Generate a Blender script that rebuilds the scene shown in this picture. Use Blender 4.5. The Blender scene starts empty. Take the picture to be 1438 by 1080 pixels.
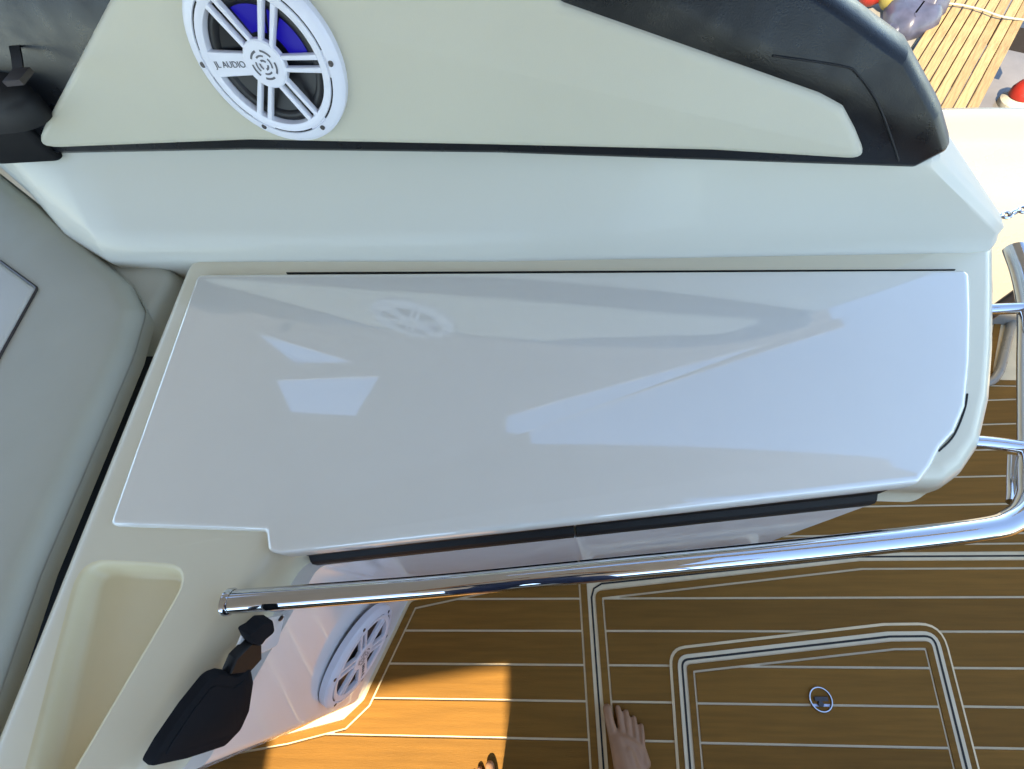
import bpy, bmesh, math, random
from mathutils import Vector, Matrix
from mathutils.geometry import tessellate_polygon
random.seed(7)
S = bpy.context.scene
COL = S.collection

# ------------------------------------------------------------------ camera
F_PX, CX, CY, CAM_H = 650.0, 719.0, 540.0, 1.40      # focal length in photo pixels, photo centre, lens height
NADIR = (785.0, 870.0)                               # photo point straight below the lens
_n = Vector(((NADIR[0]-CX)/F_PX, -(NADIR[1]-CY)/F_PX, -1)).normalized()
_Z = -_n
_X = (Vector((1, 0, 0)) - _n*_n.x).normalized()
_Y = _Z.cross(_X)
RCAM = Matrix((_X, _Y, _Z))                          # camera axes -> world
CAM = Vector((0, 0, CAM_H))
cd = bpy.data.cameras.new('camera'); cam = bpy.data.objects.new('camera', cd); COL.objects.link(cam)
cam.matrix_world = Matrix.Translation(CAM) @ RCAM.to_4x4()
cd.sensor_width = 36; cd.lens = F_PX/1438*36; cd.clip_start = 0.02; cd.clip_end = 500
S.camera = cam

# ------------------------------------------------------------------ light
SUN_EL = math.radians(48)
_h = Vector((-0.22, -0.975, 0)).normalized()
SUN = Vector((_h.x*math.cos(SUN_EL), _h.y*math.cos(SUN_EL), math.sin(SUN_EL)))   # towards the sun
w = bpy.data.worlds.new('World'); S.world = w; w.use_nodes = True
nt = w.node_tree; bg = nt.nodes['Background']
sky = nt.nodes.new('ShaderNodeTexSky'); sky.sky_type = 'NISHITA'; sky.sun_disc = False
sky.sun_elevation = SUN_EL; sky.sun_rotation = math.atan2(SUN.x, SUN.y)
nt.links.new(sky.outputs[0], bg.inputs[0]); bg.inputs[1].default_value = 0.12
sky.ozone_density = 6.0; sky.dust_density = 0.1; sky.altitude = 2500
sl = bpy.data.lights.new('sun', 'SUN'); sl.energy = 2.0; sl.angle = math.radians(0.6); sl.color = (1, 0.98, 0.92)
so = bpy.data.objects.new('sun', sl); COL.objects.link(so)
so.rotation_euler = (-SUN).to_track_quat('-Z', 'Y').to_euler(); so.location = SUN*30
S.view_settings.view_transform = 'Standard'; S.view_settings.look = 'None'
S.view_settings.gamma = 1; S.view_settings.use_curve_mapping = False
S.view_settings.exposure = 2.82
S.view_settings.use_white_balance = True; S.view_settings.white_balance_temperature = 9300; S.view_settings.white_balance_tint = 9
S.cycles.max_bounces = 8; S.cycles.diffuse_bounces = 4; S.cycles.glossy_bounces = 4

# ------------------------------------------------------------------ helpers
def ray(px, py): return RCAM @ Vector(((px-CX)/F_PX, -(py-CY)/F_PX, -1))
def P(px, py, z):
    r = ray(px, py); t = (z-CAM_H)/r.z
    return Vector((r.x*t, r.y*t, z))
def hit(o, n, px, py):
    r = ray(px, py); return CAM + r*((o-CAM).dot(n)/r.dot(n))
def P2(px, py, z): p = P(px, py, z); return (p.x, p.y)

def area(p): return 0.5*sum(p[i][0]*p[(i+1) % len(p)][1]-p[(i+1) % len(p)][0]*p[i][1] for i in range(len(p)))
def ccw(p): return list(p) if area(p) > 0 else list(reversed(p))
def round_poly(pts, rad, seg=6):
    out = []; n = len(pts)
    for i in range(n):
        a, b, c = Vector(pts[i-1]), Vector(pts[i]), Vector(pts[(i+1) % n])
        r = rad[i] if isinstance(rad, (list, tuple)) else rad
        d1, d2 = a-b, c-b; l1, l2 = d1.length, d2.length
        if r <= 0 or l1 < 1e-6 or l2 < 1e-6: out.append((b.x, b.y)); continue
        d1.normalize(); d2.normalize()
        ang = math.acos(max(-1, min(1, d1.dot(d2))))
        if ang > math.pi-0.05: out.append((b.x, b.y)); continue
        t = min(r/math.tan(ang/2), 0.48*l1, 0.48*l2)
        p1, p2 = b+d1*t, b+d2*t
        for k in range(seg+1):
            s = k/seg; q = p1*(1-s)**2 + b*2*s*(1-s) + p2*s*s
            out.append((q.x, q.y))
    return out
def offset(pts, d):                                   # inward for ccw, same vertex count
    n = len(pts); out = []
    for i in range(n):
        a, b, c = Vector(pts[i-1]), Vector(pts[i]), Vector(pts[(i+1) % n])
        e1, e2 = (b-a), (c-b)
        if e1.length < 1e-9: e1 = e2
        if e2.length < 1e-9: e2 = e1
        e1.normalize(); e2.normalize()
        n1, n2 = Vector((-e1.y, e1.x)), Vector((-e2.y, e2.x))
        m = n1+n2
        if m.length < 1e-6: m = n1
        m.normalize(); k = max(0.4, m.dot(n1))
        out.append((b.x+m.x*d/k, b.y+m.y*d/k))
    return out
def clip(poly, nx, ny, c):                            # keep nx*x+ny*y >= c
    out = []
    for i in range(len(poly)):
        p, q = poly[i], poly[(i+1) % len(poly)]
        a, b = nx*p[0]+ny*p[1]-c, nx*q[0]+ny*q[1]-c
        if a >= 0: out.append(p)
        if (a >= 0) != (b >= 0):
            t = a/(a-b); out.append((p[0]+(q[0]-p[0])*t, p[1]+(q[1]-p[1])*t))
    return out
WORLD = (Vector((0, 0, 0)), Vector((1, 0, 0)), Vector((0, 1, 0)), Vector((0, 0, 1)))
def fr(f, u, v, wv): return f[0]+f[1]*u+f[2]*v+f[3]*wv

def finish(bm, name, mat, parent=None, smooth=40):
    bmesh.ops.remove_doubles(bm, verts=bm.verts, dist=1e-6)
    bmesh.ops.recalc_face_normals(bm, faces=bm.faces)
    me = bpy.data.meshes.new(name); bm.to_mesh(me); bm.free()
    if not smooth:
        for p in me.polygons: p.use_smooth = False
    if smooth:
        me.set_sharp_from_angle(angle=math.radians(smooth))
    if mat: me.materials.append(mat)
    o = bpy.data.objects.new(name, me); COL.objects.link(o)
    if parent: o.parent = parent
    return o
def tag(o, label, cat, group=None):
    o['label'] = label; o['category'] = cat
    if group: o['group'] = group
    return o
def empty(name, label, cat, group=None):
    o = bpy.data.objects.new(name, None); COL.objects.link(o); o.empty_display_size = .05
    return tag(o, label, cat, group)
def add_loops(bm, loops, cap0=True, cap1=True, closed=True):
    vs = [[bm.verts.new(p) for p in L] for L in loops]
    n = len(vs[0])
    for i in range(len(vs)-1):
        for j in range(n if closed else n-1):
            k = (j+1) % n
            try: bm.faces.new((vs[i][j], vs[i][k], vs[i+1][k], vs[i+1][j])).smooth = True
            except ValueError: pass
    if closed and cap0: bm.faces.new(list(reversed(vs[0])))
    if closed and cap1: bm.faces.new(vs[-1])
def rloop(poly, d, r, seg=6):                          # inset a corner polygon, then round what is left of its corners
    return round_poly(offset(poly, d), max(r-d, .002), seg) if r else offset(poly, d)
def pad_bm(bm, poly, profile, f=WORLD, cap0=True, cap1=True, r=0):  # profile: [(inset, w)...] bottom to top
    poly = ccw(poly)
    add_loops(bm, [[fr(f, u, v, wv) for u, v in rloop(poly, d, r)] for d, wv in profile], cap0, cap1)
def pad(name, poly, profile, mat, parent=None, f=WORLD, smooth=40, cap0=True, r=0):
    bm = bmesh.new(); pad_bm(bm, poly, profile, f, cap0, True, r); return finish(bm, name, mat, parent, smooth)
def fill_bm(bm, loops, z, f=WORLD):                    # flat face with openings
    vs = [bm.verts.new(fr(f, u, v, z)) for lp in loops for u, v in lp]
    for t in tessellate_polygon([[Vector((u, v, 0)) for u, v in lp] for lp in loops]):
        try: bm.faces.new([vs[i] for i in t])
        except ValueError: pass
def box_bm(bm, c, sx, sy, sz, f=WORLD):
    pad_bm(bm, [(c[0]-sx/2, c[1]-sy/2), (c[0]+sx/2, c[1]-sy/2), (c[0]+sx/2, c[1]+sy/2), (c[0]-sx/2, c[1]+sy/2)],
           [(0, c[2]-sz/2), (0, c[2]+sz/2)], f)
def spline(pts, per=8):
    pts = [Vector(p) for p in pts]; out = []
    for i in range(len(pts)-1):
        p0, p1, p2, p3 = pts[max(i-1, 0)], pts[i], pts[i+1], pts[min(i+2, len(pts)-1)]
        for k in range(per):
            t = k/per
            out.append(0.5*((2*p1)+(p2-p0)*t+(2*p0-5*p1+4*p2-p3)*t*t+(3*p1-p0-3*p2+p3)*t**3))
    out.append(pts[-1]); return out
def tube_bm(bm, path, r, sides=16, caps=True):
    path = [Vector(p) for p in path]; loops = []; up = None
    for i, p in enumerate(path):
        t = (path[min(i+1, len(path)-1)]-path[max(i-1, 0)]).normalized()
        if up is None:
            up = Vector((0, 0, 1)) if abs(t.z) < .9 else Vector((1, 0, 0))
        a = (up-t*up.dot(t)).normalized(); up = a; b = t.cross(a)
        rr = r[i] if isinstance(r, (list, tuple)) else r
        loops.append([p+a*rr*math.cos(2*math.pi*k/sides)+b*rr*math.sin(2*math.pi*k/sides) for k in range(sides)])
    add_loops(bm, loops, caps, caps)
def tube(name, path, r, mat, parent=None, sides=16):
    bm = bmesh.new(); tube_bm(bm, path, r, sides); return finish(bm, name, mat, parent, 60)
def lathe_bm(bm, prof, f, n=48, a0=0, a1=2*math.pi):   # prof [(r,w)]
    full = abs(a1-a0-2*math.pi) < 1e-6
    m = n if full else n+1
    loops = [[fr(f, r*math.cos(a0+(a1-a0)*k/n), r*math.sin(a0+(a1-a0)*k/n), wv) for k in range(m)] for r, wv in prof]
    add_loops(bm, loops, False, False, full)
def holed_bm(bm, outer, holes, z0, z1, f=WORLD):        # flat slab with openings
    for z in (z0, z1): fill_bm(bm, [outer]+holes, z, f)
    for lp in [outer]+holes:
        add_loops(bm, [[fr(f, u, v, z0) for u, v in lp], [fr(f, u, v, z1) for u, v in lp]], False, False)

# ------------------------------------------------------------------ materials
def mat(name, col, rough=.5, metal=0, spec=.5, coat=0, ior=1.45, var=.06, vscale=6., bump=0, bscale=200., rvar=.0, stretch=(1, 1, 1), objvar=0, emit=None, coat_rough=.03):
    m = bpy.data.materials.new(name); m.use_nodes = True; t = m.node_tree; b = t.nodes['Principled BSDF']
    b.inputs['Roughness'].default_value = rough; b.inputs['Metallic'].default_value = metal
    b.inputs['IOR'].default_value = ior; b.inputs['Specular IOR Level'].default_value = spec
    b.inputs['Coat Weight'].default_value = coat; b.inputs['Coat Roughness'].default_value = coat_rough
    tc = t.nodes.new('ShaderNodeTexCoord'); mp = t.nodes.new('ShaderNodeMapping'); mp.inputs['Scale'].default_value = stretch
    t.links.new(tc.outputs['Object'], mp.inputs[0])
    nz = t.nodes.new('ShaderNodeTexNoise'); nz.inputs['Scale'].default_value = vscale; nz.inputs['Detail'].default_value = 6
    t.links.new(mp.outputs[0], nz.inputs['Vector'])
    mx = t.nodes.new('ShaderNodeMix'); mx.data_type = 'RGBA'
    mx.inputs['A'].default_value = (*[c*(1-var) for c in col], 1); mx.inputs['B'].default_value = (*[min(1, c*(1+var)) for c in col], 1)
    rmp = t.nodes.new('ShaderNodeMapRange'); rmp.inputs[1].default_value = .3; rmp.inputs[2].default_value = .7
    t.links.new(nz.outputs[0], rmp.inputs[0]); t.links.new(rmp.outputs[0], mx.inputs['Factor'])
    outc = mx.outputs['Result']
    if objvar:
        oi = t.nodes.new('ShaderNodeObjectInfo'); hs = t.nodes.new('ShaderNodeHueSaturation')
        mr = t.nodes.new('ShaderNodeMapRange'); mr.inputs[3].default_value = 1-objvar; mr.inputs[4].default_value = 1+objvar
        t.links.new(oi.outputs['Random'], mr.inputs[0]); t.links.new(mr.outputs[0], hs.inputs['Value']); t.links.new(outc, hs.inputs['Color'])
        outc = hs.outputs[0]
    t.links.new(outc, b.inputs['Base Color'])
    if rvar:
        n2 = t.nodes.new('ShaderNodeTexNoise'); n2.inputs['Scale'].default_value = vscale*3; n2.inputs['Detail'].default_value = 8
        t.links.new(mp.outputs[0], n2.inputs['Vector'])
        r2 = t.nodes.new('ShaderNodeMapRange'); r2.inputs[1].default_value = .35; r2.inputs[2].default_value = .7
        r2.inputs[3].default_value = max(0, rough-rvar); r2.inputs[4].default_value = rough+rvar
        t.links.new(n2.outputs[0], r2.inputs[0]); t.links.new(r2.outputs[0], b.inputs['Roughness'])
    if bump:
        n3 = t.nodes.new('ShaderNodeTexNoise'); n3.inputs['Scale'].default_value = bscale; n3.inputs['Detail'].default_value = 3
        t.links.new(mp.outputs[0], n3.inputs['Vector'])
        bp = t.nodes.new('ShaderNodeBump'); bp.inputs['Strength'].default_value = bump; bp.inputs['Distance'].default_value = .002
        t.links.new(n3.outputs[0], bp.inputs['Height']); t.links.new(bp.outputs[0], b.inputs['Normal'])
    if emit:
        b.inputs['Emission Color'].default_value = (*emit[:3], 1); b.inputs['Emission Strength'].default_value = emit[3]
    return m
M = dict(
    lid=mat('gelcoat_lid', (.80, .765, .68), .045, spec=.5, ior=2.25, var=.01, vscale=11, rvar=.025),
    rim=mat('gelcoat_cream', (.78, .70, .52), .36, coat=.25, var=.005, vscale=3, rvar=.015),
    side=mat('gelcoat_side', (.82, .80, .80), .09, ior=1.7, var=.015, vscale=4, rvar=.04),
    liner=mat('gelcoat_liner', (.60, .57, .48), .45, coat=.1, var=.008, vscale=2, rvar=.02),
    hull=mat('gelcoat_hull', (.27, .255, .215), .3, coat=.3, var=.02, vscale=3, rvar=.08),
    beige=mat('beige_vinyl', (.54, .51, .41), .5, var=.02, vscale=5, bump=.12, bscale=700, rvar=.03),
    black=mat('black_vinyl', (.006, .007, .009), .33, spec=.3, var=.2, vscale=8, bump=.15, bscale=500, rvar=.08),
    charcoal=mat('charcoal_vinyl', (.008, .008, .009), .6, spec=.15, var=.15, vscale=6, bump=.15, bscale=500),
    seat=mat('grey_vinyl', (.47, .465, .385), .5, var=.04, vscale=5, bump=.12, bscale=600, rvar=.07),
    seatlight=mat('pale_vinyl', (.66, .68, .64), .5, var=.03, vscale=5, bump=.12, bscale=600),
    flat_black=mat('black_rubber', (.006, .006, .007), .6, var=.2, bump=.1),
    plank=mat('brown_foam_plank', (.225, .104, .022), .62, spec=.15, var=.13, vscale=6, stretch=(1, 18, 18), bump=.3, bscale=60, objvar=.10),
    caulk=mat('cream_caulk', (.78, .63, .40), .6, var=.08, vscale=20, bump=.1),
    trim=mat('cream_trim', (.72, .61, .43), .6, spec=.2, var=.06, vscale=12),
    trayfloor=mat('yellow_cream', (.78, .67, .43), .35, var=.03, vscale=5),  # cream slightly yellower than the rim, over the whole tray
    case=mat('black_plastic', (.014, .015, .018), .8, spec=.06, var=.2),
    satin=mat('satin_steel', (.42, .45, .55), .3, metal=1, var=.15, vscale=200),
    dark=mat('dark_seam', (.02, .018, .015), .7, var=.2),
    chrome=mat('polished_steel', (.62, .63, .66), .05, metal=1, var=.02, rvar=.03),
    spk=mat('white_plastic', (.74, .75, .82), .35, var=.02, vscale=10),
    spkgrey=mat('grey_print', (.12, .12, .14), .5),
    cone=mat('speaker_cone', (.01, .01, .012), .45),
    led=mat('blue_led', (.004, .002, .06), .5, emit=(.0, .0, 1.0, .05)),
    skin=mat('skin', (.36, .185, .10), .5, var=.12, vscale=18, bump=.1, bscale=150),
    cloth=mat('navy_cloth', (.03, .04, .08), .85, var=.15, vscale=30, bump=.3, bscale=400),
    shirt=mat('navy_shirt', (.02, .028, .06), .85, var=.1, vscale=30, bump=.3, bscale=400),
    hair=mat('dark_hair', (.03, .02, .015), .6, var=.3, vscale=60),
    canopy=mat('canopy_white', (.70, .69, .64), .6, var=.03, vscale=2, bump=.05),
    board=mat('dock_board', (.30, .20, .095), .75, spec=.3, var=.30, vscale=4, stretch=(1.5, 22, 22), bump=.5, bscale=50, objvar=.16),
    water=mat('water', (.14, .13, .125), .08, ior=1.33, var=.3, vscale=2, bump=.6, bscale=5),
    concrete=mat('concrete', (.22, .21, .19), .85, var=.12, vscale=6, bump=.4, bscale=80),
    slate=mat('slate_tarp', (.05, .052, .08), .35, var=.3, vscale=12, bump=.6, bscale=12),
    red=mat('red_plastic', (.28, .02, .014), .35, var=.08),
    yellow=mat('yellow_plastic', (.22, .18, .05), .4, var=.08),
    rope=mat('pale_rope', (.35, .33, .28), .8, var=.2, vscale=60),
    bolt=mat('dark_steel', (.08, .07, .07), .35, metal=.8),
)

# ------------------------------------------------------------------ setting: water, quay, floor
def sheet(name, pts, z0, z1, m, kind='structure', parent=None):
    o = pad(name, pts, [(0, z0), (0, z1)], m, parent, smooth=0)
    if not parent: o['kind'] = kind
    return o
WATER_Z, DOCK_Z = -1.45, -0.9
sheet('water', [(-150, -150), (150, -150), (150, 150), (-150, 150)], WATER_Z-.3, WATER_Z, M['water'])

# cockpit floor with foam planks
floor = sheet('cockpit_floor', [(-2.6, -1.75), (2.6, -1.75), (2.6, .93), (-2.6, .93)], -.12, 0, M['caulk'])
PITCH, Y0 = .0775, -.027
def panel(poly, parent, z, border=.017, line=.005, gap=.0026, rad=.02):
    poly = ccw(poly)
    rp, inner = rloop(poly, 0, rad), rloop(poly, border, rad)
    bm = bmesh.new()
    add_loops(bm, [[(u, v, z) for u, v in rp], [(u, v, z+.003) for u, v in rp], [(u, v, z+.003) for u, v in inner], [(u, v, z) for u, v in inner]], False, False)
    finish(bm, 'border_strip', M['plank'], parent, 0)
    field = rloop(poly, border+line, rad)
    ys = [p[1] for p in field]
    k = math.floor((min(ys)-Y0)/PITCH)
    while Y0+k*PITCH < max(ys):
        a, b = Y0+k*PITCH+gap, Y0+(k+1)*PITCH-gap
        q = clip(clip(field, 0, 1, a), 0, -1, -b); k += 1
        if len(q) < 3 or abs(area(q)) < 2e-4: continue
        bm = bmesh.new(); pad_bm(bm, q, [(0, z), (0, z+.0024), (.0008, z+.003)])
        finish(bm, 'plank', M['plank'], parent, 0)
G = .011                                              # half width of the pale seam between panels
p = lambda x, y: P2(x, y, 0)
xa = p(835, 900)[0]
tl = p(838, 822); tk = p(1205, 782); tr_y = p(1438, 783)[1]
def up(q, d): return (q[0], q[1]+d)
# panel to the left of the long seam
panel([(xa-G, .14), (-.41, .045), (-.512, -.187), (-.56, -.23), (-.70, -.262), (-2.2, -.50), (-2.2, -1.6), (xa-G, -1.6)], floor, 0)
# big panel with the hatch in it
panel([(xa+G, tl[1]-G-.004), up(tk, -G), (2.3, tr_y-G), (2.3, -1.6), (xa+G, -1.6)], floor, 0)
# two panels along the cabinet
xd = p(1070, 795)[0]
def ontop(x): return tl[1]+(tk[1]-tl[1])*(x-tl[0])/(tk[0]-tl[0])+G
panel([(xa+G, ontop(xa)+.004), (xd-G, ontop(xd)), (xd-G, .22), (xa+G, .18)], floor, 0)
panel([(xd+G, ontop(xd)), up(tk, G), (2.3, tr_y+G), (2.3, .60), (1.36, .66), (1.50, .90), (.5, .90), (.45, .19), (xd+G, .21)], floor, 0)
# dark joint lines in the seams
def seam(pts, wd=.0045, z=.0012, name='seam', m='dark'):
    bm = bmesh.new()
    L, Rr = [], []
    for i, q in enumerate(pts):
        a, b = Vector(pts[max(i-1, 0)]), Vector(pts[min(i+1, len(pts)-1)])
        d = (b-a).normalized(); n = Vector((-d.y, d.x))*wd/2
        L.append((q[0]+n.x, q[1]+n.y, z)); Rr.append((q[0]-n.x, q[1]-n.y, z))
    add_loops(bm, [L, Rr], closed=False); return finish(bm, name, M[m], floor, 0)
seam([(xa, -1.6), (xa, tl[1]-.03), (xa+.008, tl[1]-.008), (xa+.03, tl[1]+.004), tk, (2.3, tr_y)])

# small hatch lid lying in the big panel
hatch = bpy.data.objects.new('hatch', None); COL.objects.link(hatch); hatch.parent = floor
hp = [p(941, 912), p(1240, 878), p(1319, 877), p(1372, 1085), p(1420, 1300), p(965, 1300), p(953, 1085)]
hp = ccw(hp)
def ho(d): return rloop(hp, d, .045)
pad('hatch_frame', hp, [(0, .002), (0, .006), (.002, .007)], M['plank'], hatch, smooth=0, r=.045)
pad('hatch_trim', offset(hp, .014), [(0, .004), (0, .0085), (.001, .009)], M['trim'], hatch, smooth=0, r=.032)
bm = bmesh.new(); add_loops(bm, [[(u, v, .0096) for u, v in ho(.0225)], [(u, v, .0096) for u, v in ho(.0275)]], False, False); finish(bm, 'seam', M['dark'], hatch, 0)
panel(offset(hp, .036), hatch, .009, border=.014, rad=.012)
bm = bmesh.new(); add_loops(bm, [[(u, v, .0042) for u, v in ho(-.005)], [(u, v, .0072) for u, v in ho(.001)]], False, False); finish(bm, 'caulk_line', M['caulk'], hatch, 0)

# recessed round hatch latch
lc = P(1152, 982, .013)
latch = empty('hatch_latch', 'small round chrome pull latch set in the brown floor hatch', 'latch')
LF = (lc, Vector((1, 0, 0)), Vector((0, 1, 0)), Vector((0, 0, 1)))
bm = bmesh.new(); lathe_bm(bm, [(.027, -.004), (.027, .002), (.0255, .004), (.0235, .004), (.0225, .001), (.0225, -.001)], LF, 40); finish(bm, 'bezel', M['chrome'], latch)
bm = bmesh.new(); lathe_bm(bm, [(.0228, -.0015), (.012, -.0028), (.0001, -.0028)], LF, 32); finish(bm, 'cup', M['satin'], latch)
bm = bmesh.new(); box_bm(bm, (.001, .001, .002), .030, .009, .004, LF); finish(bm, 'pull_handle', M['bolt'], latch)
bm = bmesh.new(); lathe_bm(bm, [(.006, -.001), (.006, .003), (.0001, .003)], (lc+Vector((-.002, -.009, 0)), LF[1], LF[2], LF[3]), 16); finish(bm, 'lock_button', M['bolt'], latch)

# ------------------------------------------------------------------ cabinet
cab = empty('cockpit_cabinet', 'white glossy cabinet with wide sloping lid and cream moulded rim beside the rail', 'cabinet')
LZ, RZ = .69, .68
q = lambda x, y, z=LZ: P2(x, y, z)
fl, frr = (-.420, .0885), (.517, .173)                 # front edge of the lid
# body: vertical walls down to the floor
body = [(-.405, .082), (.512, .166), (.60, .21), (.67, .31), (.72, .45), (.74, .62), (-.79, .70), (-.79, -.245), (-.60, -.222), (-.523, -.189)]
pad('body', body, [(0, 0), (0, .588)], M['side'], cab, smooth=40, r=.03)
# rim / counter moulding with the tray opening
top = [(-.432, .094), (.512, .178)]+[P2(x, y, .65) for x, y in ((1322, 688), (1350, 668), (1374, 632), (1388, 570), (1393, 500), (1394, 420), (1393, 352))]+[(.85, .67), (-.80, .735), (-.797, -.28), (-.63, -.245), (-.555, -.19), (-.462, .03)]
top = ccw(top); RR = .05
rim_prof = [(-.004, .585), (0, .60), (0, .635), (.004, .652), (.012, .667), (.024, .677), (.034, RZ)]
tray = ccw([P2(112, 784, RZ), P2(276, 793, RZ), P2(205, 915, RZ), P2(105, 1085, RZ), P2(80, 1130, RZ), P2(22, 1130, RZ)])
bm = bmesh.new()
add_loops(bm, [[(u, v, z) for u, v in rloop(top, d, RR)] for d, z in rim_prof], False, False)
fill_bm(bm, [rloop(top, .034, RR), rloop(tray, 0, .04)], RZ)
finish(bm, 'rim', M['rim'], cab, 50)
bm = bmesh.new()
add_loops(bm, [[(u, v, z) for u, v in rloop(tray, d, .04)] for d, z in [(0, RZ), (.003, RZ-.001), (.006, RZ-.004), (.009, RZ-.010), (.013, RZ-.019), (.017, RZ-.026), (.021, RZ-.030), (.025, RZ-.031)]], False, True)
finish(bm, 'tray', M['trayfloor'], cab, 60)
# lid
lid = [q(276, 384), q(1364, 377), q(1366, 440), q(1365, 505), q(1359, 570), q(1344, 606), q(1324, 628), q(1310, 656), (frr[0]+.012, frr[1]+.004), fl, q(374, 774), q(371, 745), q(150, 738)]
pad('lid', lid, [(0, .655), (0, LZ-.010), (.0015, LZ-.004), (.005, LZ-.001), (.010, LZ)], M['lid'], cab, smooth=50, r=.014)
# black joint line behind the lid
bk0, bk1 = Vector(q(400, 381)), Vector(q(1345, 376))
bm = bmesh.new(); d = (bk1-bk0).normalized(); n = Vector((-d.y, d.x))
pad_bm(bm, [tuple(bk0), tuple(bk1), tuple(bk1+n*.0012), tuple(bk0+n*.0018)], [(0, .67), (0, LZ-.005)]); finish(bm, 'joint_line', M['flat_black'], cab, 0)
# gap line round the aft corner of the lid
g = [q(1364, 550), q(1360, 573), q(1345, 609), q(1324, 631)]
bm = bmesh.new(); tube_bm(bm, [(u, v, LZ-.008) for u, v in [(s.x, s.y) for s in spline([(a, b, 0) for a, b in g], 6)]], .0014, 8); finish(bm, 'joint_line', M['flat_black'], cab)
# black strip standing in for the dark gap under the front lip, in two lengths
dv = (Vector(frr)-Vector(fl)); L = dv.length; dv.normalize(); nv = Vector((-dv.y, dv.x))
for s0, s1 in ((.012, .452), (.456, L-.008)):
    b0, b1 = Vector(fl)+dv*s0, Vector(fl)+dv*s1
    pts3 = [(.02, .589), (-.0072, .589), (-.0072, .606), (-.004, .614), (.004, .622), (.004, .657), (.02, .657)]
    bm = bmesh.new(); add_loops(bm, [[(*(b+nv*o_), z) for o_, z in pts3] for b in (b0, b1)]); finish(bm, 'flat_black', M['flat_black'], cab, 0)
a0 = Vector(fl)+dv*.166+Vector((0, -.0035))
bm = bmesh.new(); lathe_bm(bm, [(.003, 0), (.003, .002), (.0001, .0025)], (Vector((a0.x-.02, a0.y+.002, .575)), Vector((1, .09, 0)), Vector((0, 0, 1)), Vector((.09, -1, 0))), 12); finish(bm, 'screw', M['bolt'], cab)
# small dark spot in the tray
bm = bmesh.new(); c0 = P(262, 822, RZ-.02); lathe_bm(bm, [(.004, 0), (.003, .002), (.0001, .003)], (c0, Vector((.7, .2, .4)).normalized(), Vector((0, 1.6, .3)), Vector((-.6, 0, .8))), 10); finish(bm, 'dark_spot', M['dark'], cab)

# side panel frame (face with the lower speaker)
SA, SB = Vector((-.397, .068, 0)), Vector((-.523, -.189, 0))
SU = (SB-SA).normalized(); SN = Vector((-SU.y, SU.x, 0))
if SN.x < 0: SN = -SN
def side(px, py, d=0):
    h_ = hit(SA+SN*d, SN, px, py); return h_

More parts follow.
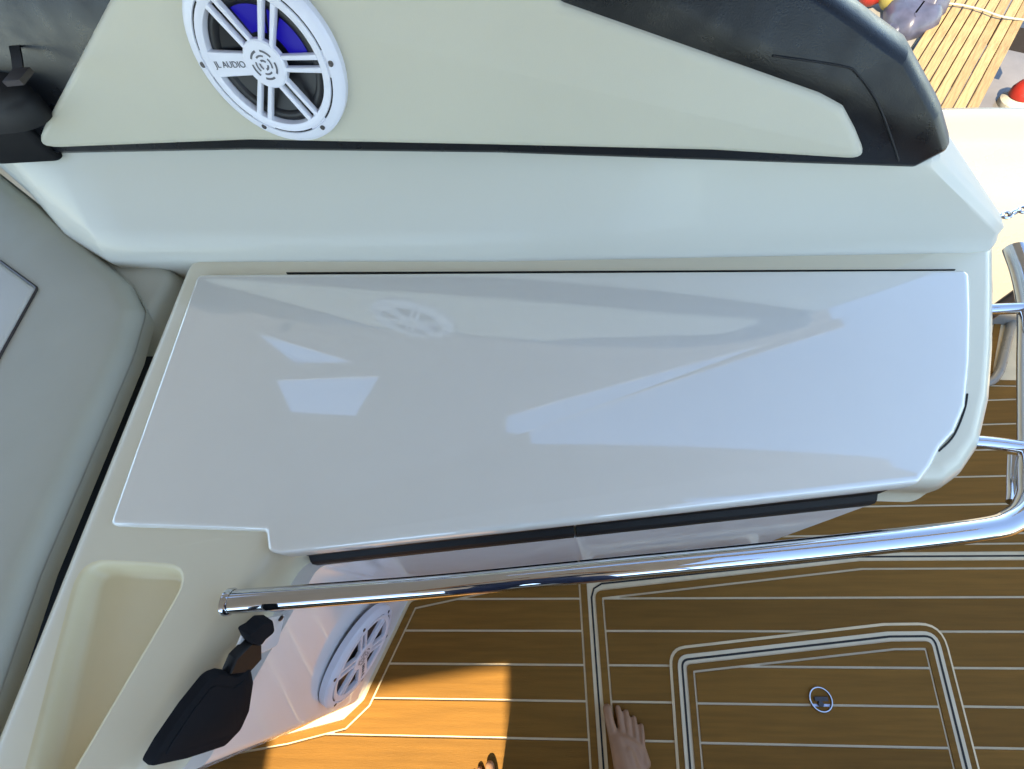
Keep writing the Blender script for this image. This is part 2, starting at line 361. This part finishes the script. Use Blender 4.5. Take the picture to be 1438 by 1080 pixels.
# ------------------------------------------------------------------ speakers
def text_mesh(body_, size, name, m, parent, f):
    cu = bpy.data.curves.new('txt', 'FONT'); cu.body = body_; cu.size = size; cu.align_x = 'CENTER'; cu.align_y = 'CENTER'; cu.extrude = .0003
    to = bpy.data.objects.new('txt', cu); COL.objects.link(to)
    dg = bpy.context.evaluated_depsgraph_get(); dg.update()
    me = bpy.data.meshes.new_from_object(to.evaluated_get(dg)); bpy.data.objects.remove(to)
    for v in me.vertices: v.co = fr(f, v.co.x, v.co.y, v.co.z)
    me.materials.clear(); me.materials.append(m); me.name = name
    o = bpy.data.objects.new(name, me); COL.objects.link(o); o.parent = parent; return o
def speaker(c, U, V, W, label, rot=0, led=True, R=.121):
    t = empty('speaker', label, 'speaker', 'cockpit speakers')
    U2 = U*math.cos(rot)+V*math.sin(rot); V2 = -U*math.sin(rot)+V*math.cos(rot)
    c = c+W*.010
    f = (c, U2, V2, W); k = R/.12
    bm = bmesh.new(); lathe_bm(bm, [(r*k, z*k) for r, z in [(.119, -.012), (.12, .003), (.118, .006), (.113, .009), (.1035, .012), (.1025, .0095), (.1005, .0095), (.0995, .0125), (.094, .013), (.089, .011), (.087, .004), (.087, -.008)]], f, 72)
    finish(bm, 'frame_ring', M['spk'], t, 35)
    bm = bmesh.new(); lathe_bm(bm, [(r*k, z*k) for r, z in [(.0872, .000), (.085, .0025), (.080, .0035), (.075, .002), (.072, -.002), (.060, -.0045), (.045, -.0075), (.03, -.009), (.0001, -.008)]], f, 48); finish(bm, 'cone', M['cone'], t)
    for i in range(6):
        a = math.pi+i*math.pi/3; cu, sv = math.cos(a), math.sin(a)
        fu = (c, U2*cu+V2*sv, -U2*sv+V2*cu, W)
        prof = [(0, .0035*k), (0, .010*k), (.0012, .0118*k)]
        if i == 0:
            pad('spoke', [(.024*k, -.015*k), (.090*k, -.018*k), (.090*k, .018*k), (.024*k, .015*k)], prof, M['spk'], t, fu)
        else:
            for s in (-1, 1):
                pad('spoke', [(.022*k, s*.0045*k), (.090*k, s*.0045*k), (.090*k, s*.0128*k), (.022*k, s*.0112*k)], prof, M['spk'], t, fu)
        # thin slot arcs in the ring and the screw at the spoke's end
        bm = bmesh.new(); lathe_bm(bm, [(.1028*k, .0100*k), (.1003*k, .0100*k)], fu, 14, .17, .86); finish(bm, 'ring_slot', M['flat_black'], t)
        cs = fr(fu, .1075*k, 0, .0108*k)
        bm = bmesh.new(); lathe_bm(bm, [(.0042*k, -.001), (.0042*k, .0008), (.0022*k, .0012), (.0001, .0004)], (cs, fu[1], fu[2], W), 12); finish(bm, 'screw', M['bolt'], t)
    bm = bmesh.new(); lathe_bm(bm, [(r*k, z*k) for r, z in [(.033, .003), (.033, .011), (.031, .0132), (.024, .0136), (.0001, .0138)]], f, 36); hub = finish(bm, 'hub', M['spk'], t, 35)
    bm = bmesh.new()
    for r0, r1, n_ in ((.0205, .0175, 5), (.0135, .011, 4), (.0075, .0045, 3)):
        for j in range(n_):
            a0 = 2*math.pi*j/n_+r0*90
            lathe_bm(bm, [(r0*k, .0143*k), (r1*k, .0143*k)], f, 8, a0, a0+2*math.pi/n_*.68)
    finish(bm, 'emblem', M['spkgrey'], hub)
    text_mesh('JL AUDIO', .0125*k, 'lettering', M['spkgrey'], t, (fr(f, -.059*k, 0, .0124*k), U2, V2, W))
    if led:
        for a0, a1 in ((.16, .86), (1.20, 1.92), (.98, 1.12)):
            bm = bmesh.new(); lathe_bm(bm, [(.071*k, -.0012*k), (.055*k, -.004*k), (.036*k, -.007*k)], f, 10, a0, a1); finish(bm, 'led_glow', M['led'], t)
    return t

# ------------------------------------------------------------------ cockpit side: liner wall and bolster
lo = [(-2.8, 1.7), (-1.6, 1.22), (-1.3, .985), (-1.12, .82), (-.97, .728), (-.45, .688), (-.093, .659), (.40, .632), (.775, .610), (.805, .612), (.822, .626), (.83, .66), (.83, .9)]
hi = [(-2.8, 1.8), (-1.65, 1.28), (-1.34, 1.03), (-1.14, .90), (-1.017, .882), (-.45, .808), (-.073, .758), (.30, .692), (.560, .636), (.605, .630), (.625, .642), (.632, .668), (.64, .9)]
def dense(a, n=6): return [Vector(a[i]).lerp(Vector(a[i+1]), k/n) for i in range(len(a)-1) for k in range(n)]+[Vector(a[-1])]
lo, hi = dense(lo), dense(hi); loops = []
for i in range(len(lo)):
    def nrm(a):
        d = (a[min(i+1, len(a)-1)]-a[max(i-1, 0)]).normalized(); return Vector((-d.y, d.x))
    n0, n1 = nrm(lo), nrm(hi); row = []
    for o_, z in ((.03, -.4), (.01, .60), (-.012, .677), (-.009, .685), (-.003, .695), (0, .712)): row.append((*(lo[i]+n0*o_), z))
    for t in (.2, .4, .6, .8, 1): row.append((*lo[i].lerp(hi[i], t), 0.712+.141*t))
    for o_, z in ((.004, .860), (.012, .865), (.05, .866), (.10, .866), (.115, .852), (.12, -.5)): row.append((*(hi[i]+n1*o_), z))
    loops.append(row)
bm = bmesh.new(); add_loops(bm, loops, closed=False)
lin = finish(bm, 'cockpit_side_wall', M['liner'], None, 50)
tag(lin, 'smooth cream side wall rising between cabinet top and black bolster', 'wall')

BO, BQ = P(60, 210, .86), P(1280, 240, .86)
BU = (BQ-BO).normalized(); BN = Vector((-BU.y, BU.x, 0)); AL = math.radians(82)
BV = BN*math.cos(AL)+Vector((0, 0, 1))*math.sin(AL); BW = BU.cross(BV)
if BW.y > 0: BW = -BW
BF = (BO, BU, BV, BW)
def bol(px, py, d=0):
    h_ = hit(BO+BW*d, BW, px, py)-BO; return (h_.dot(BU), h_.dot(BV))
bolster = empty('side_bolster', 'long black vinyl bolster framing a beige padded panel above the side wall', 'bolster')
bp_ = [bol(44, 222), bol(350, 217), bol(700, 222), bol(1000, 233), bol(1284, 243), bol(1343, 213), bol(1328, 160), bol(1283, 78), bol(1180, 2), bol(1130, -30), (1.05, .30), (.2, .31), (.05, .29), (-.09, .2), (-.06, .06)]
pad('frame', bp_, [(.0, -.085), (-.004, -.055), (-.002, -.03), (.002, -.014), (.007, -.005), (.012, -.001), (.014, 0)], M['black'], bolster, BF, 60, r=.015)
ins = [bol(48, 207), bol(352, 195), bol(700, 202), bol(1000, 209), bol(1217, 222), bol(1200, 180), bol(1183, 148), bol(1150, 130), bol(790, 3), (1.0, .262), (.43, .27), bol(160, -8)]
pad('padded_panel', ins, [(-.001, -.004), (0, .002), (.002, .005), (.006, .0075), (.012, .009)], M['beige'], bolster, BF, 60, r=.02)
# stitched seam
st = spline([(*bol(1085, 78), 0), (*bol(1180, 92), 0), (*bol(1205, 105), 0), (*bol(1235, 150), 0), (*bol(1262, 225), 0)], 8)
tube('seam', [fr(BF, v.x, v.y, .001) for v in st], .0014, M['flat_black'], bolster, 8)

su, sv_ = bol(377, 86, .019)
speaker(fr(BF, su, sv_, .009), BU, BV, BW, 'round white speaker lit blue inside on the beige bolster panel', 0, True)
sc = side(500, 915, .001)
speaker(sc, -SU if False else SU, Vector((0, 0, 1)), SN, 'round white speaker low on the white cabinet side near the floor', 2.2, False, .112)

# ------------------------------------------------------------------ bracket on the cabinet side
br = empty('folding_bracket', 'black folding bracket with dark tapered body on the white cabinet side', 'bracket')
SF = (SA, SU, Vector((0, 0, 1)), SN)
def sd(px, py, d=0):
    h_ = side(px, py, d)-SA; return (h_.dot(SU), h_.z)
plate = [sd(346, 872), sd(398, 862), sd(388, 905), sd(318, 940)]
pad('mounting_plate', plate, [(0, 0), (0, .003), (.0015, .004)], M['side'], br, SF, r=.008)
for x, y in ((356, 873), (394, 868)):
    u, v = sd(x, y, .004)
    bm = bmesh.new(); lathe_bm(bm, [(.0045, 0), (.004, .002), (.0001, .003)], (fr(SF, u, v, .004), SU, Vector((0, 0, 1)), SN), 14); finish(bm, 'screw', M['bolt'], br)
kn = [sd(347, 890, .02), sd(358, 884, .02), sd(370, 873, .02), sd(384, 872, .02), sd(386, 887, .02), sd(372, 898, .02), sd(366, 907, .02), sd(354, 905, .02)]
pad('knob', kn, [(0, .002), (0, .018), (.002, .022)], M['case'], br, SF, r=.007)
ar = [sd(354, 903, .016), sd(368, 905, .016), sd(368, 925, .016), sd(350, 945, .016), sd(322, 948, .016), sd(332, 925, .016)]
pad('arm', ar, [(0, .002), (0, .014), (.002, .017)], M['flat_black'], br, SF, r=.004)
bd = [sd(296, 952, .018), sd(312, 946, .018), sd(336, 950, .018), sd(354, 936, .018), sd(358, 958, .018), sd(352, 998, .018), sd(340, 1025, .018), sd(316, 1050, .018), sd(262, 1068, .018), sd(208, 1080, .018), sd(228, 1045, .018), sd(262, 995, .018)]
pad('case', bd, [(0, .004), (0, .012), (.002, .017), (.006, .019)], M['case'], br, SF, r=.012)
for ins_, h_ in ((.014, .020),):
    pad('case_panel', offset(ccw(bd), ins_), [(0, h_-.003), (0, h_), (.002, h_+.001)], M['case'], br, SF, r=.006)

# ------------------------------------------------------------------ rail
rail = empty('grab_rail', 'polished stainless grab rail running along the cabinet front and round its end', 'rail')
rz = .66
rpts = [(-.478, .023), (-.34, .033), (-.173, .045), (.051, .064), (.33, .087), (.585, .112), (.652, .127), (.690, .156), (.712, .198), (.742, .265), (.792, .375), (.840, .480), (.866, .560), (.878, .62)]
tube('handrail', spline([(x, y, rz+(.034, .016, .004)[i] if i < 3 else rz) for i, (x, y) in enumerate(rpts)], 8), .0165, M['chrome'], rail, 28)
tube('standoff', spline([(.60, .245, .648), (.655, .247, .655), (.726, .232, rz)], 8), .010, M['chrome'], rail)
tube('standoff', spline([(.70, .492, .648), (.76, .490, .655), (.842, .486, rz)], 8), .010, M['chrome'], rail)
tube('brace', spline([(.708, .226, .648), (.700, .190, .636), (.676, .155, .645)], 8), .007, M['chrome'], rail)
e0 = Vector((-.478, .023, rz+.034)); dd = Vector((-1, -.08, 0)).normalized()
tube('foot_mount', [(-.452, .022, .60), (-.452, .024, .685)], .012, M['chrome'], rail)
bm = bmesh.new(); lathe_bm(bm, [(.0167, .006), (.019, .003), (.019, -.003), (.0001, -.004)], (e0, Vector((0, 0, 1)), Vector((0, 1, 0)), -dd), 28); finish(bm, 'flange', M['chrome'], rail)

# chain at the cabinet's aft end
ch = empty('safety_chain', 'short chrome chain hanging at the aft end of the cabinet', 'chain')
c0, c1 = P(1386, 311, .62), P(1450, 290, .60)
for i in range(6):
    cc = c0.lerp(c1, (i+.3)/5.5); d = (c1-c0).normalized(); s = Vector((0, 0, 1)) if i % 2 else d.cross(Vector((0, 0, 1))).normalized()
    bm = bmesh.new(); tube_bm(bm, [cc+d*.013*math.cos(a)+s*.008*math.sin(a) for a in [2*math.pi*k/16 for k in range(17)]], .003, 8); finish(bm, 'link', M['chrome'], ch)

# ------------------------------------------------------------------ aft quarter
aq = [(.90, 0), (.93, .10), (1.02, .40), (1.06, .455), (1.08, .470), (1.10, .478), (1.115, .49), (1.13, .50), (1.23, .505), (1.26, .495), (1.275, .46), (1.28, -.6)]
bm = bmesh.new()
add_loops(bm, [[(x, y+dy, z) for y, z in aq] for x, dy in ((.66, .06), (1.2, .0), (1.6, -.06), (2.6, -.25))], closed=False)
tag(finish(bm, 'stern_quarter', M['hull'], None, 50), 'sunlit cream hull quarter behind the chain, next to the dock', 'hull')
tag(tube('floor_moulding', spline([(1.60, 1.0, .0), (1.53, .90, .008), (1.44, .76, .008), (1.385, .68, .008), (1.33, .645, .008), (1.2, .63, .004)], 8), .012, M['hull'], None, 12), 'curved cream moulding edging the brown floor by the stern', 'moulding')
post = empty('rail_post', 'dark grey post standing at the rail end by the stern', 'post')
pc = P(1437, 408, .45)
tube('stem', [(pc.x, pc.y, 0), (pc.x, pc.y, .5)], .014, M['bolt'], post)
bm = bmesh.new(); lathe_bm(bm, [(.03, .001), (.03, .008), (.016, .012)], ((Vector((pc.x, pc.y, 0))), Vector((1, 0, 0)), Vector((0, 1, 0)), Vector((0, 0, 1))), 24); finish(bm, 'base', M['bolt'], post)

# ------------------------------------------------------------------ seats at the left
seat = empty('lounge_seat', 'large grey vinyl seat cushion with pale inset panel beside the cabinet', 'seat')
sz = .66
sp_ = [P2(-330, 60, sz), P2(0, 246, sz), P2(110, 333, sz), P2(186, 402, sz), P2(204, 440, sz), P2(186, 502, sz), P2(148, 592, sz), P2(56, 806, sz), P2(-6, 985, sz), P2(-60, 1170, sz), P2(-500, 1100, sz)]
def cushion_profile(r, depth, top):
    pr = [(.0, top-depth), (-.004, top-depth*.5), (0, top-r)]
    for k in range(1, 7):
        a = k/6*math.pi/2; pr.append((r*(1-math.cos(a)), top-r+r*math.sin(a)))
    pr.append((r+.05, top+.006)); return pr
pad('cushion', sp_, cushion_profile(.035, .06, sz+.03), M['seat'], seat, smooth=60, r=max(.055, .05))
sz2 = sz+.036
ip = [P2(-260, 250, sz2), P2(0, 368, sz2), P2(52, 406, sz2), P2(0, 500, sz2), P2(-40, 580, sz2), P2(-300, 700, sz2)]
pad('inset_panel', ip, [(0, sz+.03), (0, sz2+.001), (.004, sz2+.004), (.010, sz2+.006)], M['seatlight'], seat, smooth=60, r=.014)
bm = bmesh.new(); lp = rloop(ccw(ip), -.002, .014); tube_bm(bm, [(u, v, sz2+.001) for u, v in lp+lp[:2]], .0028, 8, False); finish(bm, 'piping', M['bolt'], seat)
bz = .645
bol2 = [P2(120, 356, bz), P2(222, 364, bz), P2(246, 384, bz), P2(200, 470, bz), P2(120, 470, bz)]
tag(pad('seat_bolster', bol2, cushion_profile(.02, .10, bz+.008), M['seat'], None, smooth=60, r=max(.055, .02)), 'small rounded grey cushion end wedged between seat and cabinet corner', 'cushion')
# pedestal under the seat
pad('seat_base', [(-2.2, -.42), (-.86, -.30), (-.86, .62), (-2.2, .75)], [(0, 0), (0, .45)], M['charcoal'], seat, smooth=0)

# dark backrest and strap at the top left
bk = empty('dark_backrest', 'charcoal padded backrest in the dark corner beyond the bolster', 'backrest')
bkp = [P2(-200, 20, .92), P2(-40, 100, .92), P2(28, 115, .92), P2(36, 160, .92), P2(30, 174, .92), P2(-60, 180, .92), P2(-260, 140, .92)]
pad('pad', bkp, cushion_profile(.025, .09, .93), M['charcoal'], bk, smooth=60, r=max(.055, .03))
pad('upper_pad', [P2(-300, -200, 1.0), P2(60, -80, 1.0), P2(38, 60, 1.0), P2(18, 128, 1.0), P2(-100, 140, 1.0), P2(-300, 60, 1.0)], cushion_profile(.03, .07, 1.0), M['flat_black'], bk, smooth=60, r=max(.055, .03))
stp = empty('strap', 'dark webbing strap with small grey buckle in the shaded corner', 'strap')
s_ = [P(-4, 0, 1.03), P(14, 40, 1.035), P(24, 75, 1.035), P(28, 105, 1.02)]
for i in range(1):
    bm = bmesh.new(); add_loops(bm, [[v+Vector((-.010, 0, 0)), v+Vector((.010, 0, .001)), v+Vector((.010, 0, .004)), v+Vector((-.010, 0, .003))] for v in spline(s_, 6)]); finish(bm, 'webbing', M['flat_black'], stp)
bc = P(26, 108, 1.035); bm = bmesh.new(); box_bm(bm, (bc.x, bc.y, bc.z), .03, .035, .008); finish(bm, 'buckle', M['bolt'], stp)

# ------------------------------------------------------------------ dock, quay and things on it
dock = empty('dock', 'sunlit dock of weathered golden timber boards beyond the stern', 'dock')
D0, D1 = P(1306, 86, DOCK_Z), P(1362, -5, DOCK_Z)
du = (D1-D0).normalized(); dn = Vector((du.y, -du.x, 0))
wdt = (P(1404, 103, DOCK_Z)-D0).dot(dn)
off0 = (P(1288, 66, DOCK_Z)-D0).dot(dn)
NB = 8; bw = (wdt-off0)/NB
bm = bmesh.new(); pad_bm(bm, [(-2.5, -.01), (9, -.01), (9, bw-.018), (-2.5, bw-.018)], [(0, -.035), (0, -.004), (.004, 0)])
first = finish(bm, 'board', M['board'], dock, 0)
def board_tf(i):
    o_ = D0+dn*(off0+i*bw)+Vector((0, 0, random.uniform(-.006, .006)))
    a = random.uniform(-.003, .003)
    return Matrix.Translation(o_) @ Matrix((( du.x, dn.x, 0, 0), (du.y, dn.y, 0, 0), (0, 0, -1, 0), (0, 0, 0, 1))) @ Matrix.Rotation(a, 4, 'Z')
flip = Matrix.Diagonal((1, 1, -1, 1))
for v in first.data.vertices: v.co.z = -v.co.z
for i in range(NB):
    b = first if i == 0 else first.copy()
    if i: COL.objects.link(b); b.parent = dock
    b.matrix_world = board_tf(i)
for s in (-1.2, .9, 3.0, 5.2):
    bm = bmesh.new(); c_ = D0+du*s+dn*(wdt/2)
    pad_bm(bm, [(-.06, -.5), (.06, -.5), (.06, .5), (-.06, .5)], [(0, -.20), (0, -.045)], (c_, du, dn, Vector((0, 0, 1)))); finish(bm, 'joist', M['bolt'], dock, 0)
    bm = bmesh.new(); tube_bm(bm, [(c_.x, c_.y, DOCK_Z-.2), (c_.x, c_.y, WATER_Z-.25)], .09, 12); finish(bm, 'pile', M['bolt'], dock)
# pale quay strip on the far side of the dock
qv = [D0+dn*(off0-.04)+du*(-3), D0+dn*(off0-.04)+du*9, D0+dn*(off0-4)+du*9, D0+dn*(off0-4)+du*(-3)]
sheet('quay', [(v.x, v.y) for v in qv], WATER_Z-.25, DOCK_Z-.05, M['concrete'])
tp_ = P(1290, 22, DOCK_Z)
tb = empty('folded_tarp', 'slate blue folded tarp bundle lying beside the dock boards', 'tarp')
TF = (Vector((tp_.x, tp_.y, DOCK_Z-.05)), du, dn, Vector((0, 0, 1)))
for (u, v, r1, r2, h_) in ((.0, -.05, .30, .19, .16), (.10, .02, .17, .12, .22), (-.17, -.08, .13, .10, .10)):
    ring = [(u+r1*math.cos(a)*(1+.10*math.sin(3*a+u*9)), v+r2*math.sin(a)*(1+.12*math.cos(4*a+v*20))) for a in [2*math.pi*k/28 for k in range(28)]]
    pad('fold', ring, [(0, 0), (-.01, h_*.3), (.01, h_*.7), (.05, h_*.93), (.085, h_)], M['slate'], tb, TF, 60)
# rope on the tarp
tag(tube('mooring_rope', spline([P(1268, 8, DOCK_Z+.03), P(1330, 5, DOCK_Z+.03), P(1372, 12, DOCK_Z+.02), P(1410, 24, DOCK_Z+.02), P(1460, 30, DOCK_Z-.02)], 8), .007, M['rope'], None, 8), 'thin pale rope lying across the dock boards', 'rope')
fb = empty('net_float', 'small red and yellow float on the quay behind the bolster', 'float')
fc = P(1239, 4, DOCK_Z)
for dx, m in ((-.12, 'red'), (.06, 'yellow')):
    c_ = Vector((fc.x, fc.y, DOCK_Z+.05))+dn*dx*.9
    bm = bmesh.new(); lathe_bm(bm, [(.0001, -.1), (.05, -.085), (.085, -.04), (.095, 0), (.085, .04), (.05, .085), (.0001, .1)], (c_, du, Vector((0, 0, 1)), dn), 20); finish(bm, 'ball', M[m], fb)
# buoy in the water by the dock
bu = empty('mooring_buoy', 'red topped mooring buoy with white collar on grey water beside the dock', 'buoy')
bc = P(1446, 122, WATER_Z+.15)
BFm = (Vector((bc.x, bc.y, WATER_Z)), Vector((1, 0, 0)), Vector((0, 1, 0)), Vector((0, 0, 1)))
bm = bmesh.new(); lathe_bm(bm, [(.06, .06), (.10, .08), (.105, .12), (.085, .17), (.035, .20), (.0001, .205)], BFm, 28); finish(bm, 'cap', M['red'], bu)
bm = bmesh.new(); lathe_bm(bm, [(.0001, -.08), (.09, -.06), (.13, .0), (.13, .04), (.095, .075)], BFm, 28); finish(bm, 'collar', M['rope'], bu)
bm = bmesh.new(); tube_bm(bm, [BFm[0]+Vector((.0+.035*math.cos(a), .035*math.sin(a)*.2, .225+.03*math.sin(a))) for a in [2*math.pi*k/16 for k in range(17)]], .008, 8); finish(bm, 'ring', M['chrome'], bu)

# ------------------------------------------------------------------ canopy over the cockpit (seen mirrored in the lid)
can = empty('canopy', 'white canopy roof over the cockpit, seen only mirrored in the glossy lid', 'canopy')
RZF = 2.10
def lift(x, y): k = RZF/SUN.z; return (x+SUN.x*k, y+SUN.y*k)
sun_patch_hole = [lift(-.74, -.70), lift(-.140, -.70), lift(-.140, -.108), lift(-.536, -.168), lift(-.74, -.205)]  # added opening, sized so the sun lays its patch on the floor
outer = [(-3.2, -3.1), (1.15, -3.1), (1.15, -.95), (.66, -.85), (.66, .22), (1.75, .22), (1.75, .46), (-.24, .76), (-.24, .86), (1.29, 1.48), (1.65, 1.62), (1.65, 2.4), (-3.2, 2.4)]  # outline notched so the sun reaches the stern quarter
holes = [sun_patch_hole, [(-1.688, 1.114), (-1.503, .872), (-1.097, .846), (-1.03, 1.132)], [(-2.0, 1.54), (-1.62, 1.258), (-1.23, 1.251)]]
bm = bmesh.new(); holed_bm(bm, outer, holes, RZF, RZF+.004); finish(bm, 'roof_panel', M['canopy'], can, 0)
for x, y in ((-3.0, -1.65), (-3.0, .9), (.80, -1.65)):
    tube('post', [(x, y, -.05), (x, y, RZF)], .02, M['chrome'], can, 12)

# unseen far side of the cockpit, added to keep low skylight off the floor
far = sheet('added_hull_side', [(-2.6, -1.95), (2.6, -1.95), (2.6, -1.62), (-2.6, -1.62)], -.6, .86, M['liner'])
sheet('added_hull_side', [(2.3, -1.62), (2.6, -1.62), (2.6, .70), (2.3, .70)], -.6, .62, M['liner'])  # added aft wall, blocks low skylight from the stern
cb = empty('added_far_bolster', 'added black bolster on the unseen far cockpit side, blocking low skylight', 'bolster')  # added dark pad, also mirrored in the rail
pad('pad', [(-2.4, -1.62), (2.2, -1.62), (2.2, -1.55), (-2.4, -1.55)], [(0, .45), (0, .80), (.02, .84)], M['black'], cb)
hs = empty('added_helm_seat', 'added charcoal seat, unseen behind the standing person, blocking low skylight', 'seat')  # added out of view against low skylight
pad('seat', [(-1.9, -1.45), (-.95, -1.45), (-.95, -.85), (-1.9, -.85)], cushion_profile(.04, .15, .56), M['charcoal'], hs, smooth=60, r=.06)
pad('base', [(-1.8, -1.35), (-1.05, -1.35), (-1.05, -.95), (-1.8, -.95)], [(0, .004), (0, .42)], M['charcoal'], hs, r=.05)
pad('backrest', [(-1.9, -1.45), (-1.78, -1.45), (-1.78, -.85), (-1.9, -.85)], cushion_profile(.04, .5, 1.05), M['charcoal'], hs, smooth=60, r=.06)

# ------------------------------------------------------------------ the person taking the picture (only the toes are in view)
def capsule(bm, a, b, ra, rb, sides=18):
    a, b = Vector(a), Vector(b); d = (b-a); L = d.length
    t = d.normalized() if L > 1e-6 else Vector((0, 0, 1))
    pts, rs = [], []
    for k in range(5): an = math.pi/2*(1-k/5); pts.append(a-t*ra*math.sin(an)); rs.append(max(ra*math.cos(an), ra*.02))
    n_ = 3
    for k in range(n_+1): pts.append(a.lerp(b, k/n_)); rs.append(ra+(rb-ra)*k/n_)
    for k in range(1, 6): an = math.pi/2*(k/5); pts.append(b+t*rb*math.sin(an)); rs.append(max(rb*math.cos(an), rb*.02))
    tube_bm(bm, pts, rs, sides)
def figure(name, chains, mat_, parent, voxel, smooth_it=4):
    bm = bmesh.new()
    for ch_ in chains:
        for (a, ra), (b, rb) in zip(ch_[:-1], ch_[1:]): capsule(bm, a, b, ra, rb)
    me = bpy.data.meshes.new(name); bmesh.ops.recalc_face_normals(bm, faces=bm.faces); bm.to_mesh(me); bm.free()
    me.materials.append(mat_)
    o = bpy.data.objects.new(name, me); COL.objects.link(o); o.parent = parent
    r = o.modifiers.new('r', 'REMESH'); r.mode = 'VOXEL'; r.voxel_size = voxel; r.use_smooth_shade = True
    s = o.modifiers.new('s', 'SMOOTH'); s.iterations = smooth_it; s.factor = .5
    return o
def foot(tipx, tipy, m, yaw):                          # m=+1: right foot, big toe on the -x side
    c, s = math.cos(yaw), math.sin(yaw)
    def T(x, y, z): x *= m; return (tipx+x*c-y*s, tipy+x*s+y*c, z)
    toes = []
    for (x, y, r, L) in ((0, -.012, .0118, .042), (.0262, -.013, .0078, .040), (.0445, -.022, .0074, .036), (.0612, -.035, .0070, .032), (.0760, -.051, .0068, .027)):
        kx = x*.86+.006
        toes.append([(T(x, y, r+.002), r*.93), (T(x*.97+.001, y-L*.45, r+.008), r*.92), (T(kx, y-L-.012, r+.008), r*1.02), (T(kx*.95+.003, y-L-.04, .022), .013)])
    b = [[(T(.012, -.072, .020), .018), (T(.030, -.078, .020), .017), (T(.050, -.088, .018), .015), (T(.064, -.098, .016), .013)],
         [(T(.014, -.075, .021), .019), (T(.022, -.13, .036), .026), (T(.030, -.185, .060), .034), (T(.034, -.205, .10), .036)],
         [(T(.055, -.095, .018), .015), (T(.052, -.15, .024), .022), (T(.042, -.205, .030), .028), (T(.035, -.235, .030), .029)],
         [(T(.030, -.10, .026), .022), (T(.035, -.16, .036), .030), (T(.034, -.21, .07), .036)]]
    return toes+b, Vector(T(.034, -.205, .10))
tR, aR = foot(.108, -.183, 1, .06)
tL, aL = foot(-.182, -.300, -1, .28)
def leg(a, hx, hy):
    k = Vector((a.x*.6+hx*.4, a.y+.03, .50)); hp_ = Vector((hx, hy, .92))
    cf = a.lerp(k, .62)+Vector((0, -.02, 0))
    return [(a, .036), (a.lerp(k, .25), .037), (cf, .054), (k, .052), (k.lerp(hp_, .5), .070), (hp_, .088)]
LR, LL = leg(aR, .075, -.46), leg(aL, -.115, -.50)
hipc = Vector((-.02, -.48, .96))
torso = [(hipc, .13), ((-.02, -.49, 1.10), .125), ((-.02, -.48, 1.28), .13), ((-.02, -.46, 1.40), .10), ((-.02, -.44, 1.50), .055), ((-.02, -.42, 1.56), .055)]
sh = [((-.17, -.46, 1.40), .06), ((.13, -.46, 1.40), .06)]
armR = [((.15, -.46, 1.39), .050), ((.24, -.36, 1.17), .042), ((.13, -.17, 1.36), .030), ((.09, -.115, 1.415), .028)]
armL = [((-.19, -.46, 1.39), .050), ((-.28, -.36, 1.17), .042), ((-.17, -.17, 1.36), .030), ((-.12, -.115, 1.415), .028)]
head = [((-.02, -.42, 1.62), .072), ((-.02, -.43, 1.68), .085)]
face = [[((-.02, -.352, 1.60), .012), ((-.02, -.335, 1.588), .014)], [((-.02, -.365, 1.545), .04), ((-.02, -.40, 1.58), .05)],
        [((-.105, -.43, 1.62), .016), ((-.102, -.425, 1.65), .014)], [((.065, -.43, 1.62), .016), ((.062, -.425, 1.65), .014)]]
def hand(wr, s):
    pl = Vector(wr)+Vector((-.025*s, .05, .02)); out = [[(wr, .026), (pl, .024)]]
    for i in range(4):
        b0 = pl+Vector((.012*s-.0*i, .012-.018*i, .02)); out.append([(b0, .009), (b0+Vector((-.03*s, .002, .02)), .0085), (b0+Vector((-.055*s, .0, .012)), .0075)])
    out.append([(pl+Vector((0, -.02, .0)), .011), (pl+Vector((-.028*s, -.035, -.006)), .010), (pl+Vector((-.05*s, -.03, -.002)), .0085)])
    return out
person = empty('person', 'barefoot person standing on the brown floor, only toes in view', 'person')
figure('body', tR+tL+[LR, LL, torso, sh, armR, armL, head]+face+hand((.09, -.115, 1.415), 1)+hand((-.12, -.115, 1.415), -1), M['skin'], person, .003, 2)
def grow(chain, d, t0=0, t1=None): return [(a, r+d) for a, r in chain[t0:t1]]
figure('shorts', [grow(LR, .016, 3), grow(LL, .016, 3), [(hipc, .145), ((-.02, -.485, 1.02), .138)], [(LR[-1][0], .10), (LL[-1][0], .10)]], M['cloth'], person, .008, 6)
figure('shirt', [[((-.02, -.485, .98), .15), ((-.02, -.49, 1.10), .145), ((-.02, -.48, 1.28), .147), ((-.02, -.465, 1.39), .112)], [((-.18, -.46, 1.395), .072), ((.14, -.46, 1.395), .072)], grow(armR, .016, 0, 1)+[((.205, -.40, 1.25), .058)], grow(armL, .016, 0, 1)+[((-.245, -.40, 1.25), .058)]], M['shirt'], person, .008, 6)
figure('hair', [[((-.02, -.45, 1.66), .085), ((-.02, -.445, 1.70), .084)], [((-.02, -.47, 1.60), .068), ((-.02, -.46, 1.66), .08)]], M['hair'], person, .006, 4)
